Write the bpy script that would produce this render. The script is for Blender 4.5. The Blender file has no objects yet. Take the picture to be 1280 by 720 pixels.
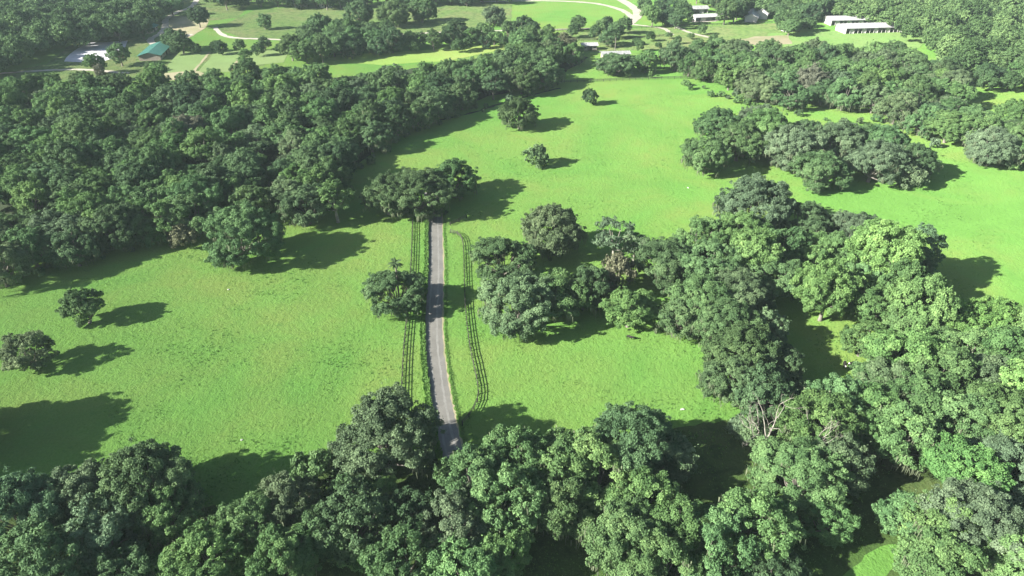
import bpy, math, random
import numpy as np
from mathutils import Vector

random.seed(11)
PI = math.pi
scene = bpy.context.scene
COL = scene.collection

# ------------------------------------------------------------------ camera
CAM_H, FPX, HORIZON = 94.0, 853.3, -180.0
PITCH = math.atan((360 - HORIZON) / FPX)
cam_data = bpy.data.cameras.new('camera')
cam = bpy.data.objects.new('camera', cam_data)
COL.objects.link(cam)
cam.location = (0, 0, CAM_H)
cam.rotation_euler = (PI / 2 - PITCH, 0, 0)
cam_data.sensor_width = 36.0
cam_data.lens = 24.0
cam_data.clip_start = 0.5
cam_data.clip_end = 6000
scene.camera = cam


def at(u, v, z=0.0):
    """ground survey: where a sight line of the photograph meets the height z"""
    s = math.cos(PITCH) * (v - HORIZON) / (CAM_H - z)
    a = PITCH + math.atan((v - 360) / FPX)
    return (u - 640) / s, (CAM_H - z) / math.tan(a)


def px_scale(v, z=0.0):
    return math.cos(PITCH) * (v - HORIZON) / (CAM_H - z)


# ------------------------------------------------------------------ light
SUN_EL, SHADOW_AZ = math.radians(28), math.radians(21)
to_sun = Vector((-math.cos(SHADOW_AZ) * math.cos(SUN_EL), -math.sin(SHADOW_AZ) * math.cos(SUN_EL), math.sin(SUN_EL)))
world = bpy.data.worlds.new('World')
scene.world = world
world.use_nodes = True
nt = world.node_tree
bg = nt.nodes['Background']
sky = nt.nodes.new('ShaderNodeTexSky')
sky.sky_type = 'NISHITA'
sky.sun_disc = False
sky.sun_elevation = SUN_EL
sky.sun_rotation = math.atan2(to_sun.x, to_sun.y)
sky.air_density = 1.0
sky.dust_density = 1.2
nt.links.new(sky.outputs[0], bg.inputs[0])
bg.inputs[1].default_value = 0.048
sl = bpy.data.lights.new('sun', 'SUN')
sl.energy = 5.0
sl.angle = math.radians(0.55)
sl.color = (1.0, 0.965, 0.91)
so = bpy.data.objects.new('sun', sl)
so.rotation_euler = (-to_sun).to_track_quat('-Z', 'Y').to_euler()
so.location = (-200, -100, 150)
COL.objects.link(so)

scene.view_settings.view_transform = 'Standard'
scene.view_settings.look = 'None'
scene.view_settings.gamma = 1
scene.view_settings.use_curve_mapping = False
scene.view_settings.exposure = 1.64
scene.cycles.max_bounces = 5
scene.cycles.diffuse_bounces = 2
scene.cycles.glossy_bounces = 1
scene.cycles.transmission_bounces = 2
scene.cycles.volume_bounces = 0
scene.cycles.caustics_reflective = False
scene.cycles.caustics_refractive = False


# ------------------------------------------------------------------ objects
def tag(o, label=None, cat=None, group=None, kind=None):
    if label:
        o['label'] = label
    if cat:
        o['category'] = cat
    if group:
        o['group'] = group
    if kind:
        o['kind'] = kind
    return o


def empty(name, loc=(0, 0, 0), rz=0.0, scale=1.0):
    o = bpy.data.objects.new(name, None)
    o.empty_display_size = 0.5
    o.location = loc
    o.rotation_euler = (0, 0, rz)
    o.scale = (scale,) * 3 if not isinstance(scale, tuple) else scale
    COL.objects.link(o)
    return o


def link(name, mesh, parent=None, loc=None):
    o = bpy.data.objects.new(name, mesh)
    if parent is not None:
        o.parent = parent
    if loc is not None:
        o.location = loc
    COL.objects.link(o)
    return o


# ------------------------------------------------------------------ mesh store
class MB:
    """collects quads (numpy) with a per-corner tint, builds one mesh"""

    def __init__(self):
        self.v, self.f, self.c, self.n = [], [], [], 0

    def quads(self, V, F, c=None):
        V = np.asarray(V, float).reshape(-1, 3)
        F = np.asarray(F, int).reshape(-1, 4)
        self.v.append(V)
        self.f.append(F + self.n)
        self.c.append(np.ones(len(F)) if c is None else np.broadcast_to(np.asarray(c, float), (len(F),)))
        self.n += len(V)

    def box(self, x0, x1, y0, y1, z0, z1):
        V = [(x, y, z) for z in (z0, z1) for y in (y0, y1) for x in (x0, x1)]
        self.quads(V, [(0, 2, 3, 1), (4, 5, 7, 6), (0, 1, 5, 4), (2, 6, 7, 3), (0, 4, 6, 2), (1, 3, 7, 5)])

    def tube(self, pts, rad, n=6, cap=True):
        P = np.asarray(pts, float)
        m = len(P)
        T = np.gradient(P, axis=0)
        T /= np.linalg.norm(T, axis=1)[:, None] + 1e-9
        ref = np.array([1.0, 0, 0]) if abs(T[0][0]) < 0.8 else np.array([0, 1.0, 0])
        A = np.cross(T, ref)
        A /= np.linalg.norm(A, axis=1)[:, None] + 1e-9
        B = np.cross(T, A)
        ang = np.linspace(0, 2 * PI, n, endpoint=False)
        R = np.asarray(rad, float)[:, None, None]
        V = P[:, None, :] + R * (np.cos(ang)[None, :, None] * A[:, None, :] + np.sin(ang)[None, :, None] * B[:, None, :])
        F = [(i * n + j, i * n + (j + 1) % n, (i + 1) * n + (j + 1) % n, (i + 1) * n + j) for i in range(m - 1) for j in range(n)]
        self.quads(V.reshape(-1, 3), F)

    def mesh(self, name, mat, smooth=False):
        V = np.concatenate(self.v)
        F = np.concatenate(self.f)
        c = np.concatenate(self.c)
        me = bpy.data.meshes.new(name)
        me.vertices.add(len(V))
        me.vertices.foreach_set('co', V.astype(np.float32).ravel())
        me.loops.add(len(F) * 4)
        me.loops.foreach_set('vertex_index', F.astype(np.int32).ravel())
        me.polygons.add(len(F))
        me.polygons.foreach_set('loop_start', np.arange(0, len(F) * 4, 4, dtype=np.int32))
        me.polygons.foreach_set('loop_total', np.full(len(F), 4, np.int32))
        me.polygons.foreach_set('use_smooth', np.full(len(F), smooth))
        at_ = me.attributes.new('tint', 'FLOAT', 'FACE')
        at_.data.foreach_set('value', c.astype(np.float32))
        me.materials.append(mat)
        me.update(calc_edges=True)
        return me


# ------------------------------------------------------------------ materials
def new_mat(name):
    m = bpy.data.materials.new(name)
    m.use_nodes = True
    return m, m.node_tree, m.node_tree.nodes['Principled BSDF']


def N(t, kind, **kw):
    n = t.nodes.new(kind)
    for k, v in kw.items():
        if k == 'ins':
            for kk, vv in v.items():
                n.inputs[kk].default_value = vv
        else:
            setattr(n, k, v)
    return n


def noise(t, scale, detail=3, rough=0.55, vec=None, dist=0.0):
    n = N(t, 'ShaderNodeTexNoise', ins={'Scale': scale, 'Detail': detail, 'Roughness': rough, 'Distortion': dist})
    if vec is not None:
        t.links.new(vec, n.inputs['Vector'])
    return n.outputs['Fac']


def ramp(t, fac, stops):
    r = t.nodes.new('ShaderNodeValToRGB')
    e = r.color_ramp.elements
    while len(e) < len(stops):
        e.new(0.5)
    for k, (p, c) in enumerate(stops):
        e[k].position = p
        e[k].color = (*c, 1) if len(c) == 3 else c
    t.links.new(fac, r.inputs[0])
    return r.outputs[0]


def mix(t, fac, a, b, mode='MIX'):
    m = t.nodes.new('ShaderNodeMix')
    m.data_type = 'RGBA'
    m.blend_type = mode
    for sock, val in ((m.inputs[0], fac), (m.inputs[6], a), (m.inputs[7], b)):
        if hasattr(val, 'is_output'):
            t.links.new(val, sock)
        elif isinstance(val, (int, float)):
            sock.default_value = val
        else:
            sock.default_value = (*val, 1)
    return m.outputs[2]


def bump(t, h, strength, dist, bs):
    b = N(t, 'ShaderNodeBump', ins={'Strength': strength, 'Distance': dist})
    t.links.new(h, b.inputs['Height'])
    t.links.new(b.outputs[0], bs.inputs['Normal'])


def leaf_material(name, trans=0.22, tinted=True, base=(0.1, 0.15, 0.06), rough=0.75, spec=0.12):
    m, t, bs = new_mat(name)
    info = t.nodes.new('ShaderNodeObjectInfo')
    a = N(t, 'ShaderNodeAttribute', attribute_name='tint')
    col = info.outputs['Color'] if tinted else None
    if col is None:
        rgb = N(t, 'ShaderNodeRGB')
        rgb.outputs[0].default_value = (*base, 1)
        col = rgb.outputs[0]
    vm = N(t, 'ShaderNodeVectorMath', operation='SCALE')
    t.links.new(col, vm.inputs[0])
    t.links.new(a.outputs['Fac'], vm.inputs['Scale'])
    # younger (brighter) leaves are also a touch yellower
    hs = N(t, 'ShaderNodeHueSaturation', ins={'Saturation': 1.0, 'Value': 1.0, 'Fac': 1.0})
    mr = N(t, 'ShaderNodeMapRange', ins={'From Min': 0.6, 'From Max': 1.5, 'To Min': 0.515, 'To Max': 0.485})
    t.links.new(a.outputs['Fac'], mr.inputs[0])
    t.links.new(mr.outputs[0], hs.inputs['Hue'])
    t.links.new(vm.outputs[0], hs.inputs['Color'])
    c = hs.outputs[0]
    t.links.new(c, bs.inputs['Base Color'])
    bs.inputs['Roughness'].default_value = rough
    bs.inputs['Specular IOR Level'].default_value = spec
    tr = N(t, 'ShaderNodeBsdfTranslucent')
    t.links.new(c, tr.inputs[0])
    ms = N(t, 'ShaderNodeMixShader', ins={0: trans})
    t.links.new(bs.outputs[0], ms.inputs[1])
    t.links.new(tr.outputs[0], ms.inputs[2])
    t.links.new(ms.outputs[0], t.nodes['Material Output'].inputs[0])
    return m


def plain(name, c0, c1=None, scale=2.0, rough=0.8, bmp=0.0, bdist=0.05, detail=4, spec=0.3, metal=0.0, stretch=None):
    m, t, bs = new_mat(name)
    tc = t.nodes.new('ShaderNodeTexCoord')
    vec = tc.outputs['Object']
    if stretch:
        mp = N(t, 'ShaderNodeMapping')
        mp.inputs['Scale'].default_value = stretch
        t.links.new(vec, mp.inputs[0])
        vec = mp.outputs[0]
    n = noise(t, scale, detail, 0.6, vec)
    t.links.new(ramp(t, n, [(0.3, c0), (0.7, c1 or c0)]), bs.inputs['Base Color'])
    bs.inputs['Roughness'].default_value = rough
    bs.inputs['Specular IOR Level'].default_value = spec
    bs.inputs['Metallic'].default_value = metal
    if bmp:
        bump(t, n, bmp, bdist, bs)
    return m


def meadow_material(name, lush, olive, weed, fine_amt=1.0, patch=0.018, weeds=(0.60, 0.72)):
    m, t, bs = new_mat(name)
    tc = t.nodes.new('ShaderNodeTexCoord')
    v = tc.outputs['Object']
    big = noise(t, patch, 5, 0.6, v, 0.6)
    c = mix(t, ramp(t, big, [(0.38, (0, 0, 0)), (0.62, (1, 1, 1))]), lush, olive)
    mid = noise(t, 0.09, 5, 0.65, v, 0.4)
    c = mix(t, ramp(t, mid, [(0.42, (0, 0, 0)), (0.66, (0.55, 0.55, 0.55))]), c, tuple(x * 1.22 for x in lush))
    wd = noise(t, 0.32, 6, 0.72, v, 0.3)
    c = mix(t, ramp(t, wd, [(weeds[0], (0, 0, 0)), (weeds[1], (0.75, 0.75, 0.75))]), c, weed)
    fn = noise(t, 2.4, 4, 0.7, v)
    c = mix(t, 0.85, c, ramp(t, fn, [(0.25, (0.80, 0.80, 0.78)), (0.75, (1.18, 1.17, 1.13))]), 'MULTIPLY')
    t.links.new(c, bs.inputs['Base Color'])
    bs.inputs['Roughness'].default_value = 0.95
    bs.inputs['Diffuse Roughness'].default_value = 0.6
    bs.inputs['Specular IOR Level'].default_value = 0.08
    h = N(t, 'ShaderNodeMath', operation='MULTIPLY_ADD', ins={1: 1.6})
    nb = noise(t, 0.75, 5, 0.62, v)
    t.links.new(nb, h.inputs[0])
    t.links.new(fn, h.inputs[2])
    bump(t, h.outputs[0], 0.75 * fine_amt, 0.35, bs)
    return m


M = {}
M['leaf'] = leaf_material('leaf')
M['moss'] = leaf_material('moss', 0.15, tinted=False, base=(0.16, 0.19, 0.11), rough=0.9, spec=0.1)
M['dead'] = leaf_material('withered_leaf', 0.1, tinted=True, rough=0.9, spec=0.1)
M['grassblade'] = leaf_material('grass_blade', 0.25, tinted=False, base=(0.130, 0.255, 0.055), rough=0.7, spec=0.15)
M['bark'] = plain('bark', (0.11, 0.095, 0.075), (0.26, 0.24, 0.20), 3.0, 0.95, 0.6, 0.05, stretch=(1, 1, 0.3))
M['bleached'] = plain('bleached_wood', (0.17, 0.16, 0.13), (0.40, 0.37, 0.31), 2.0, 0.9, 0.4, 0.04)
M['meadow'] = meadow_material('meadow', (0.108, 0.240, 0.048), (0.172, 0.258, 0.062), (0.088, 0.195, 0.042))
M['field_pale'] = meadow_material('field_pale', (0.20, 0.31, 0.07), (0.25, 0.31, 0.09), (0.12, 0.2, 0.05), 0.5)
M['field_rough'] = meadow_material('field_rough', (0.13, 0.21, 0.06), (0.19, 0.21, 0.09), (0.065, 0.125, 0.04), 1.0, 0.03, (0.48, 0.60))
M['field_green'] = meadow_material('field_green', (0.13, 0.235, 0.065), (0.16, 0.24, 0.08), (0.08, 0.165, 0.045), 0.8, 0.03, (0.52, 0.66))
M['paddock'] = meadow_material('paddock', (0.19, 0.28, 0.10), (0.21, 0.28, 0.11), (0.15, 0.24, 0.08), 0.3)
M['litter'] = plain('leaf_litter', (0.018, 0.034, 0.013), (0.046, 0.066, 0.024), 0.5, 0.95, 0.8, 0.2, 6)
M['grass_with_shade'] = meadow_material('woodland_grass_with_shade', (0.055, 0.105, 0.026), (0.085, 0.115, 0.040), (0.040, 0.070, 0.022), 0.9, 0.05, (0.48, 0.62))  # thin littered grass, its colour darkened to carry the trees' shade as well
M['sand'] = plain('sand', (0.36, 0.33, 0.26), (0.50, 0.46, 0.38), 0.25, 0.95, 0.2, 0.05)
M['arena'] = plain('arena_sand', (0.48, 0.47, 0.50), (0.68, 0.67, 0.68), 0.12, 0.95, 0.15, 0.05)
M['dirt'] = plain('dirt', (0.24, 0.25, 0.12), (0.36, 0.31, 0.20), 0.12, 0.95, 0.3, 0.1)
M['fence'] = plain('fence_board', (0.04, 0.04, 0.032), (0.09, 0.088, 0.072), 3.0, 0.85)
M['teal'] = plain('teal_metal_roof', (0.045, 0.16, 0.125), (0.075, 0.21, 0.165), 0.5, 0.5, spec=0.4)
M['whiteroof'] = plain('white_metal_roof', (0.34, 0.34, 0.34), (0.50, 0.49, 0.48), 0.4, 0.5)
M['greyroof'] = plain('grey_metal_roof', (0.26, 0.27, 0.26), (0.42, 0.42, 0.40), 0.5, 0.55)
M['wall'] = plain('painted_wall', (0.55, 0.53, 0.48), (0.66, 0.64, 0.60), 1.0, 0.8)
M['tan_wall'] = plain('tan_wall', (0.30, 0.26, 0.20), (0.38, 0.33, 0.27), 1.0, 0.85)
M['dark'] = plain('dark_opening', (0.02, 0.02, 0.022), (0.03, 0.03, 0.03), 1.0, 0.6)
M['cow'] = plain('black_hide', (0.012, 0.011, 0.010), (0.03, 0.026, 0.022), 4, 0.7)
M['cowwhite'] = plain('white_hide', (0.65, 0.62, 0.56), (0.78, 0.76, 0.70), 4, 0.8)
M['stone'] = plain('pale_rock', (0.45, 0.44, 0.40), (0.65, 0.64, 0.6), 2.0, 0.9, 0.5)


def asphalt():
    m, t, bs = new_mat('asphalt')
    tc = t.nodes.new('ShaderNodeTexCoord')
    v = tc.outputs['Object']
    a = noise(t, 0.22, 5, 0.65, v)
    b = noise(t, 6.0, 3, 0.7, v)
    c = ramp(t, a, [(0.3, (0.135, 0.130, 0.112)), (0.7, (0.205, 0.198, 0.172))])
    cr_ = noise(t, 0.9, 6, 0.75, v, 1.5)
    c = mix(t, ramp(t, cr_, [(0.60, (0, 0, 0)), (0.68, (0.6, 0.6, 0.6))]), c, (0.085, 0.080, 0.076))
    c = mix(t, 0.6, c, ramp(t, b, [(0.2, (0.75, 0.75, 0.75)), (0.8, (1.2, 1.2, 1.2))]), 'MULTIPLY')
    t.links.new(c, bs.inputs['Base Color'])
    bs.inputs['Roughness'].default_value = 0.85
    bump(t, b, 0.3, 0.02, bs)
    return m


M['asphalt'] = asphalt()

# ------------------------------------------------------------------ ground
rng = np.random.default_rng(5)


def flat_mesh(name, pts, z, mat):
    me = bpy.data.meshes.new(name)
    me.from_pydata([(x, y, z) for x, y in pts], [], [tuple(range(len(pts)))])
    if me.polygons[0].normal.z < 0:
        me.flip_normals()
    me.materials.append(mat)
    me.update()
    return me


def wobble(pts, step, amp):
    out = []
    n = len(pts)
    for i in range(n):
        a, b = np.array(pts[i]), np.array(pts[(i + 1) % n])
        L = np.linalg.norm(b - a)
        k = max(1, int(L / step))
        for j in range(k):
            p = a + (b - a) * j / k
            out.append(tuple(p + rng.normal(0, amp, 2)))
    return out


def sheet(name, pix, z, mat, step=6.0, amp=0.5):
    pts = wobble([at(u, v) for u, v in pix], step, amp)
    o = link(name, flat_mesh(name, pts, z, mat))
    tag(o, kind='structure')
    return o


def smooth_line(pts, sub=8):
    """Catmull-Rom through 2-D points"""
    P = [np.array(p, float) for p in pts]
    P = [2 * P[0] - P[1]] + P + [2 * P[-1] - P[-2]]
    out = []
    for i in range(1, len(P) - 2):
        for k in range(sub):
            t = k / sub
            a, b, c, d = P[i - 1], P[i], P[i + 1], P[i + 2]
            out.append(0.5 * ((2 * b) + (c - a) * t + (2 * a - 5 * b + 4 * c - d) * t * t + (3 * b - a - 3 * c + d) * t ** 3))
    out.append(P[-2])
    return np.array(out)


def ribbon(name, line, o0, o1, z, mat, jit=0.0, kind='structure'):
    """strip between lateral offsets o0 and o1 (metres, + to the right of travel)"""
    L = np.asarray(line)
    T = np.gradient(L, axis=0)
    T /= np.linalg.norm(T, axis=1)[:, None]
    Nn = np.stack([T[:, 1], -T[:, 0]], 1)
    j0, j1 = rng.normal(0, jit, len(L)), rng.normal(0, jit, len(L))
    a = L + Nn * (o0 + j0)[:, None]
    b = L + Nn * (o1 + j1)[:, None]
    V = [(x, y, z) for x, y in a] + [(x, y, z) for x, y in b]
    n = len(L)
    me = bpy.data.meshes.new(name)
    me.from_pydata(V, [], [(i, n + i, n + i + 1, i + 1) for i in range(n - 1)])
    if me.polygons[0].normal.z < 0:
        me.flip_normals()
    me.materials.append(mat)
    me.update()
    o = link(name, me)
    tag(o, kind=kind)
    return o


GX, GY0, GY1 = 1600, -400, 2400
ground = link('ground', flat_mesh('ground', [(-GX, GY0), (GX, GY0), (GX, GY1), (-GX, GY1)], 0, M['meadow']))
tag(ground, kind='structure')
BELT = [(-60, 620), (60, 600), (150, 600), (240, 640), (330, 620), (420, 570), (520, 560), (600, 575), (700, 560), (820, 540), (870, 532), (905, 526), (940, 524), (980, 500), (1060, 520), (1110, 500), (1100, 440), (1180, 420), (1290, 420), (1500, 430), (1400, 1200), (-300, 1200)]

# the lane
lane_px = [(612, 720), (590, 650), (574, 600), (563, 560), (554, 520), (549.5, 495), (545.5, 465), (542, 432), (541.5, 397), (543.5, 355),
           (544, 320), (543.5, 290), (543.5, 270), (541, 252), (534, 240)]
lane = smooth_line([at(*p) for p in lane_px], 10)
ribbon('sand_verge', lane, -2.2, 2.45, 0.008, M['dirt'], 0.12)
ribbon('road', lane, -2.1, 2.15, 0.016, M['asphalt'], 0.07)
M['worn'] = plain('worn_asphalt', (0.19, 0.185, 0.165), (0.245, 0.24, 0.215), 0.7, 0.85, 0.2, 0.02)
ribbon('worn_road_surface', lane, -1.15, -0.75, 0.021, M['worn'], 0.06)
ribbon('worn_road_surface', lane, 0.70, 1.12, 0.021, M['worn'], 0.06)

# fields beyond
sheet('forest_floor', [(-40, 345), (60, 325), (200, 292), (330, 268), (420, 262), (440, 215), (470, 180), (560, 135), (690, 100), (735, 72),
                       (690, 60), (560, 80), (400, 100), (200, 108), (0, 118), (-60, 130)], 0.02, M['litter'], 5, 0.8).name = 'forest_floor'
sheet('forest_floor', BELT, 0.004, M['grass_with_shade'], 1.5, 0.35)  # belt floor in the shade-darkened grass, outlined along the edge of the shade
sheet('clearing', [(-60, 112), (0, 108), (90, 100), (210, 100), (330, 82), (350, 70), (215, 62), (225, 30), (300, 22), (320, -5), (180, 0), (170, 35), (100, 45), (60, 80), (-40, 100)], 0.03, M['field_rough'])
sheet('pale_field', [(398, 70), (520, 64), (636, 55), (640, 60), (560, 76), (478, 81), (430, 78)], 0.05, M['field_pale'])
sheet('paddock', [(222, 66), (264, 64), (243, 90), (202, 92)], 0.06, M['paddock'], 8, 0.2)
sheet('paddock', [(268, 64), (303, 63), (288, 90), (248, 90)], 0.06, M['paddock'], 8, 0.2)
sheet('paddock', [(308, 63), (362, 61), (355, 78), (294, 84)], 0.06, M['paddock'], 8, 0.2)
sheet('far_field', [(318, 12), (460, 6), (640, 2), (640, 26), (560, 40), (430, 50), (300, 47), (270, 36)], 0.05, M['field_rough'])
sheet('far_field', [(660, 4), (740, 6), (782, 18), (770, 30), (700, 36), (650, 32)], 0.05, M['meadow'])
sheet('far_field', [(700, 40), (1000, 28), (1000, 52), (860, 60), (720, 66)], 0.045, M['field_rough'])
sheet('far_field', [(960, 42), (1120, 36), (1160, 46), (1150, 60), (1000, 62), (960, 56)], 0.06, M['field_green'])
sheet('dirt_yard', [(208, 28), (216, 20), (262, 22), (258, 34), (235, 48), (205, 45)], 0.07, M['dirt'])
sheet('dirt_yard', [(918, 50), (945, 46), (985, 44), (990, 55), (950, 58)], 0.07, M['dirt'])
sheet('dirt_yard', [(205, 92), (250, 88), (262, 95), (200, 102)], 0.07, M['dirt'])
sheet('riding_arena', [(78, 77), (93, 63), (107, 54), (160, 51), (156, 61), (138, 74), (126, 78)], 0.07, M['arena'], 8, 0.3)
sheet('gravel_yard', [(860, 22), (902, 17), (912, 22), (895, 27), (862, 28)], 0.07, M['sand'], 8, 0.3)


def track(pix, w, z, mat='sand', name='dirt_track', jit=0.25):
    ribbon(name, smooth_line([at(*p) for p in pix], 8), -w / 2, w / 2, z, M[mat], jit)


track([(268, 34), (276, 42), (290, 47), (330, 49), (380, 50), (440, 48), (520, 42), (600, 39), (690, 37), (760, 34), (790, 27)], 3.2, 0.09)
track([(600, 2), (680, 1), (740, 4), (775, 12), (788, 20), (790, 27)], 4.5, 0.10)
track([(765, -6), (785, 5), (797, 14), (795, 22), (785, 30)], 7.0, 0.12)
track([(785, 30), (810, 33), (830, 36), (840, 44)], 3, 0.11)
track([(196, 58), (188, 50), (200, 42), (206, 34), (208, 24), (222, 15), (240, 8), (250, -8)], 4.0, 0.10)
track([(206, 42), (222, 44), (240, 44)], 6.0, 0.12)
track([(0, 92), (40, 89), (90, 87), (118, 88), (160, 92)], 3.0, 0.10)
track([(820, 20), (835, 28), (860, 40), (900, 50)], 2.5, 0.11)
# narrow dark strip along the far side of the meadow
track([(430, 176), (500, 158), (560, 148), (600, 138), (640, 125), (700, 110)], 1.3, 0.03, 'litter', 'field_edge_strip', 0.4)


# ------------------------------------------------------------------ tree meshes
def unit(v):
    return v / (np.linalg.norm(v, axis=-1, keepdims=True) + 1e-9)


def leaves(mb, C, D, size, tint, g, up=0.25, rnd=0.75, asp=0.62):
    """rhombic leaf sprays at C facing roughly D"""
    n = len(C)
    nr = unit(D * 0.72 + g.normal(0, rnd * 0.66, (n, 3)) + np.array([0, 0, up]))
    tt = unit(np.cross(nr, g.normal(0, 1, (n, 3))))
    bb = np.cross(nr, tt)
    s = (size * g.uniform(0.65, 1.35, n))[:, None]
    bend = nr * s * g.uniform(-0.25, 0.1, n)[:, None]
    V = np.stack([C - tt * s + bend, C - bb * s * asp, C + tt * s + bend, C + bb * s * asp], 1).reshape(-1, 3)
    F = np.arange(4 * n).reshape(-1, 4)
    mb.quads(V, F, tint * g.uniform(0.82, 1.2, n))


def fib(n, g):
    k = np.arange(n) + 0.5
    z = 1 - 2 * k / n
    ph = k * 2.39996 + g.uniform(0, 6.28)
    r = np.sqrt(1 - z * z)
    return np.stack([r * np.cos(ph), r * np.sin(ph), z], 1)


def build_tree(R, kind, seed):
    g = np.random.default_rng(seed)
    mb, tk, ms = MB(), MB(), MB()
    if kind == 'oak':
        h = 5.0 + 1.0 * R
        z0, low, lsz = 0.10 * h, -0.66, 0.175
        rl0, nl = 0.33 * R + 0.35, int(11 + R * 0.9)
    elif kind == 'broad':
        h = 5.0 + 1.25 * R
        z0, low, lsz = 0.18 * h, -0.6, 0.18
        rl0, nl = 0.36 * R + 0.3, int(11 + R * 0.9)
    elif kind == 'sparse':
        h = 6.0 + 1.6 * R
        z0, low, lsz = 0.22 * h, -0.5, 0.22
        rl0, nl = 0.34 * R + 0.2, 11
    elif kind == 'slim':
        h = 6.5 + 2.0 * R
        z0, low, lsz = 0.25 * h, -0.8, 0.22
        rl0, nl = 0.42 * R + 0.2, int(11 + R)
    else:  # bush
        h = 1.1 + 1.15 * R
        z0, low, lsz = 0.0, -0.35, 0.20
        rl0, nl = 0.42 * R + 0.1, int(13 + R)
    zc = z0 + 0.46 * (h - z0)
    Hh = h - zc
    dirs = fib(int(nl * 1.45), g)
    dirs = dirs[dirs[:, 2] > low]
    dirs = unit(dirs + g.normal(0, 0.24, dirs.shape))
    dirs = dirs[g.random(len(dirs)) > 0.03]
    trunk_top = np.array([g.normal(0, .2), g.normal(0, .2), max(z0 * 1.25, 0.7)])
    rt = 0.05 * R + 0.12
    if kind != 'bush':
        tk.tube([(0, 0, -0.3), (0, 0, 0.25), trunk_top * [0.6, 0.6, 0.55], trunk_top], [rt * 1.7, rt * 1.15, rt, rt * 0.9], 8)
    low_lean = g.normal(0, 0.12, 2)
    for d in dirs:
        rr = g.uniform(0.52, 0.80) if d[2] < 0.75 else g.uniform(0.40, 0.72)
        rl = rl0 * g.uniform(0.62, 1.20)
        c = np.array([d[0] * (R - 0.55 * rl) * rr / 0.70, d[1] * (R - 0.55 * rl) * rr / 0.70, 0])
        rad = np.linalg.norm(c[:2])
        if rad > R - 0.8 * rl:
            c *= (R - 0.8 * rl) / rad
        c[2] = zc + d[2] * (Hh - 0.75 * rl) * g.uniform(0.82, 1.10)
        if c[2] < rl * 0.55:
            c[2] = rl * 0.55 + g.uniform(0, 0.3)
        c[:2] += low_lean * c[2] * 0.5
        # limb
        mid = trunk_top * 0.45 + c * 0.55 + np.array([0, 0, -0.10 * rad]) + g.normal(0, 0.25, 3)
        if kind != 'bush':
            tk.tube([trunk_top - [0, 0, .2], trunk_top * 0.75 + mid * 0.25 + g.normal(0, .1, 3), mid, (mid + c) / 2 + g.normal(0, .25, 3), c + unit(d) * rl * 0.35],
                    [rt * 0.55, rt * 0.42, rt * 0.30, rt * 0.2, rt * 0.08], 5)
        ltint = g.uniform(0.85, 1.18)
        rp = 0.17 * rl + 0.44
        npf = int(4 * (rl / rp) ** 2 * (0.42 if kind == 'sparse' else 0.52))
        pd = fib(int(npf * 1.35), g)
        pd = unit(pd + g.normal(0, 0.2, pd.shape))
        out = unit(np.array([d[0], d[1], d[2] + 0.35]))
        pd = pd[(pd @ out) > -0.34]
        pd = list(pd) + [None] * (3 if R > 3 else 1)
        for q in pd:
            far = q is None
            if far:
                q = unit(out * 0.7 + g.normal(0, 0.6, 3))
            r_ = rp * (g.uniform(0.45, 0.75) if far else g.uniform(0.6, 1.3))
            pc = c + q * [1, 1, 0.78] * (rl * (g.uniform(1.12, 1.42) if far else g.uniform(0.62, 1.10)))
            if pc[2] < 0.3:
                pc[2] = g.uniform(0.3, 0.6)
            n = max(10, int(12.5 * r_ * r_ * (0.62 if kind == 'sparse' else 0.78) / (lsz * lsz * 1.24)))
            ld = unit(g.normal(0, 1, (n, 3)) + q * 0.7 + [0, 0, 0.30])
            C = pc + ld * [1, 1, 0.72] * (r_ * (1.12 * g.random(n) ** 0.36))[:, None]
            C[:, 2] = np.maximum(C[:, 2], 0.1)
            leaves(mb, C, unit(ld * 0.5 + q * 0.62), lsz, ltint * g.uniform(0.80, 1.22), g)
            # stray sprigs that break the outline
            if g.random() < 0.28:
                k = 6
                sd = unit(q + g.normal(0, 0.5, 3))
                C = pc + sd * (r_ * np.linspace(0.9, g.uniform(1.5, 2.3), k))[:, None] + g.normal(0, 0.16, (k, 3))
                C[:, 2] = np.maximum(C[:, 2], 0.1)
                leaves(mb, C, g.normal(0, 1, (k, 3)), lsz * 0.75, ltint, g)
            if kind == 'oak' and R > 5 and q[2] < 0.35 and g.random() < 0.20:
                k = g.integers(8, 16)
                for _ in range(k):
                    L = g.uniform(0.5, 1.9)
                    p = pc + q * r_ * 0.9 + g.normal(0, 0.4, 3) * [1, 1, 0.4]
                    L = min(L, max(0.3, p[2] - 0.5))
                    a = g.uniform(0, PI)
                    w = g.uniform(0.05, 0.14)
                    ex = np.array([math.cos(a) * w, math.sin(a) * w, 0])
                    dr = g.normal(0, 0.1, 3)
                    ms.quads([p - ex, p + ex, p + ex * 0.35 + dr - [0, 0, L], p - ex * 0.35 + dr - [0, 0, L]], [(0, 1, 2, 3)], g.uniform(0.7, 1.2))
    nm = {'sparse': 'sparse', 'oak': 'oak', 'broad': 'broadleaf', 'slim': 'slim', 'bush': 'shrub'}[kind]
    return {
        'crown': mb.mesh(nm + '_crown', M['leaf']),
        'trunk': tk.mesh(nm + '_trunk', M['bleached' if kind == 'sparse' else 'bark'], True) if tk.v else None,
        'moss': ms.mesh('moss', M['moss']) if ms.v else None, 'h': h, 'R': R, 'zc': zc}


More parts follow.
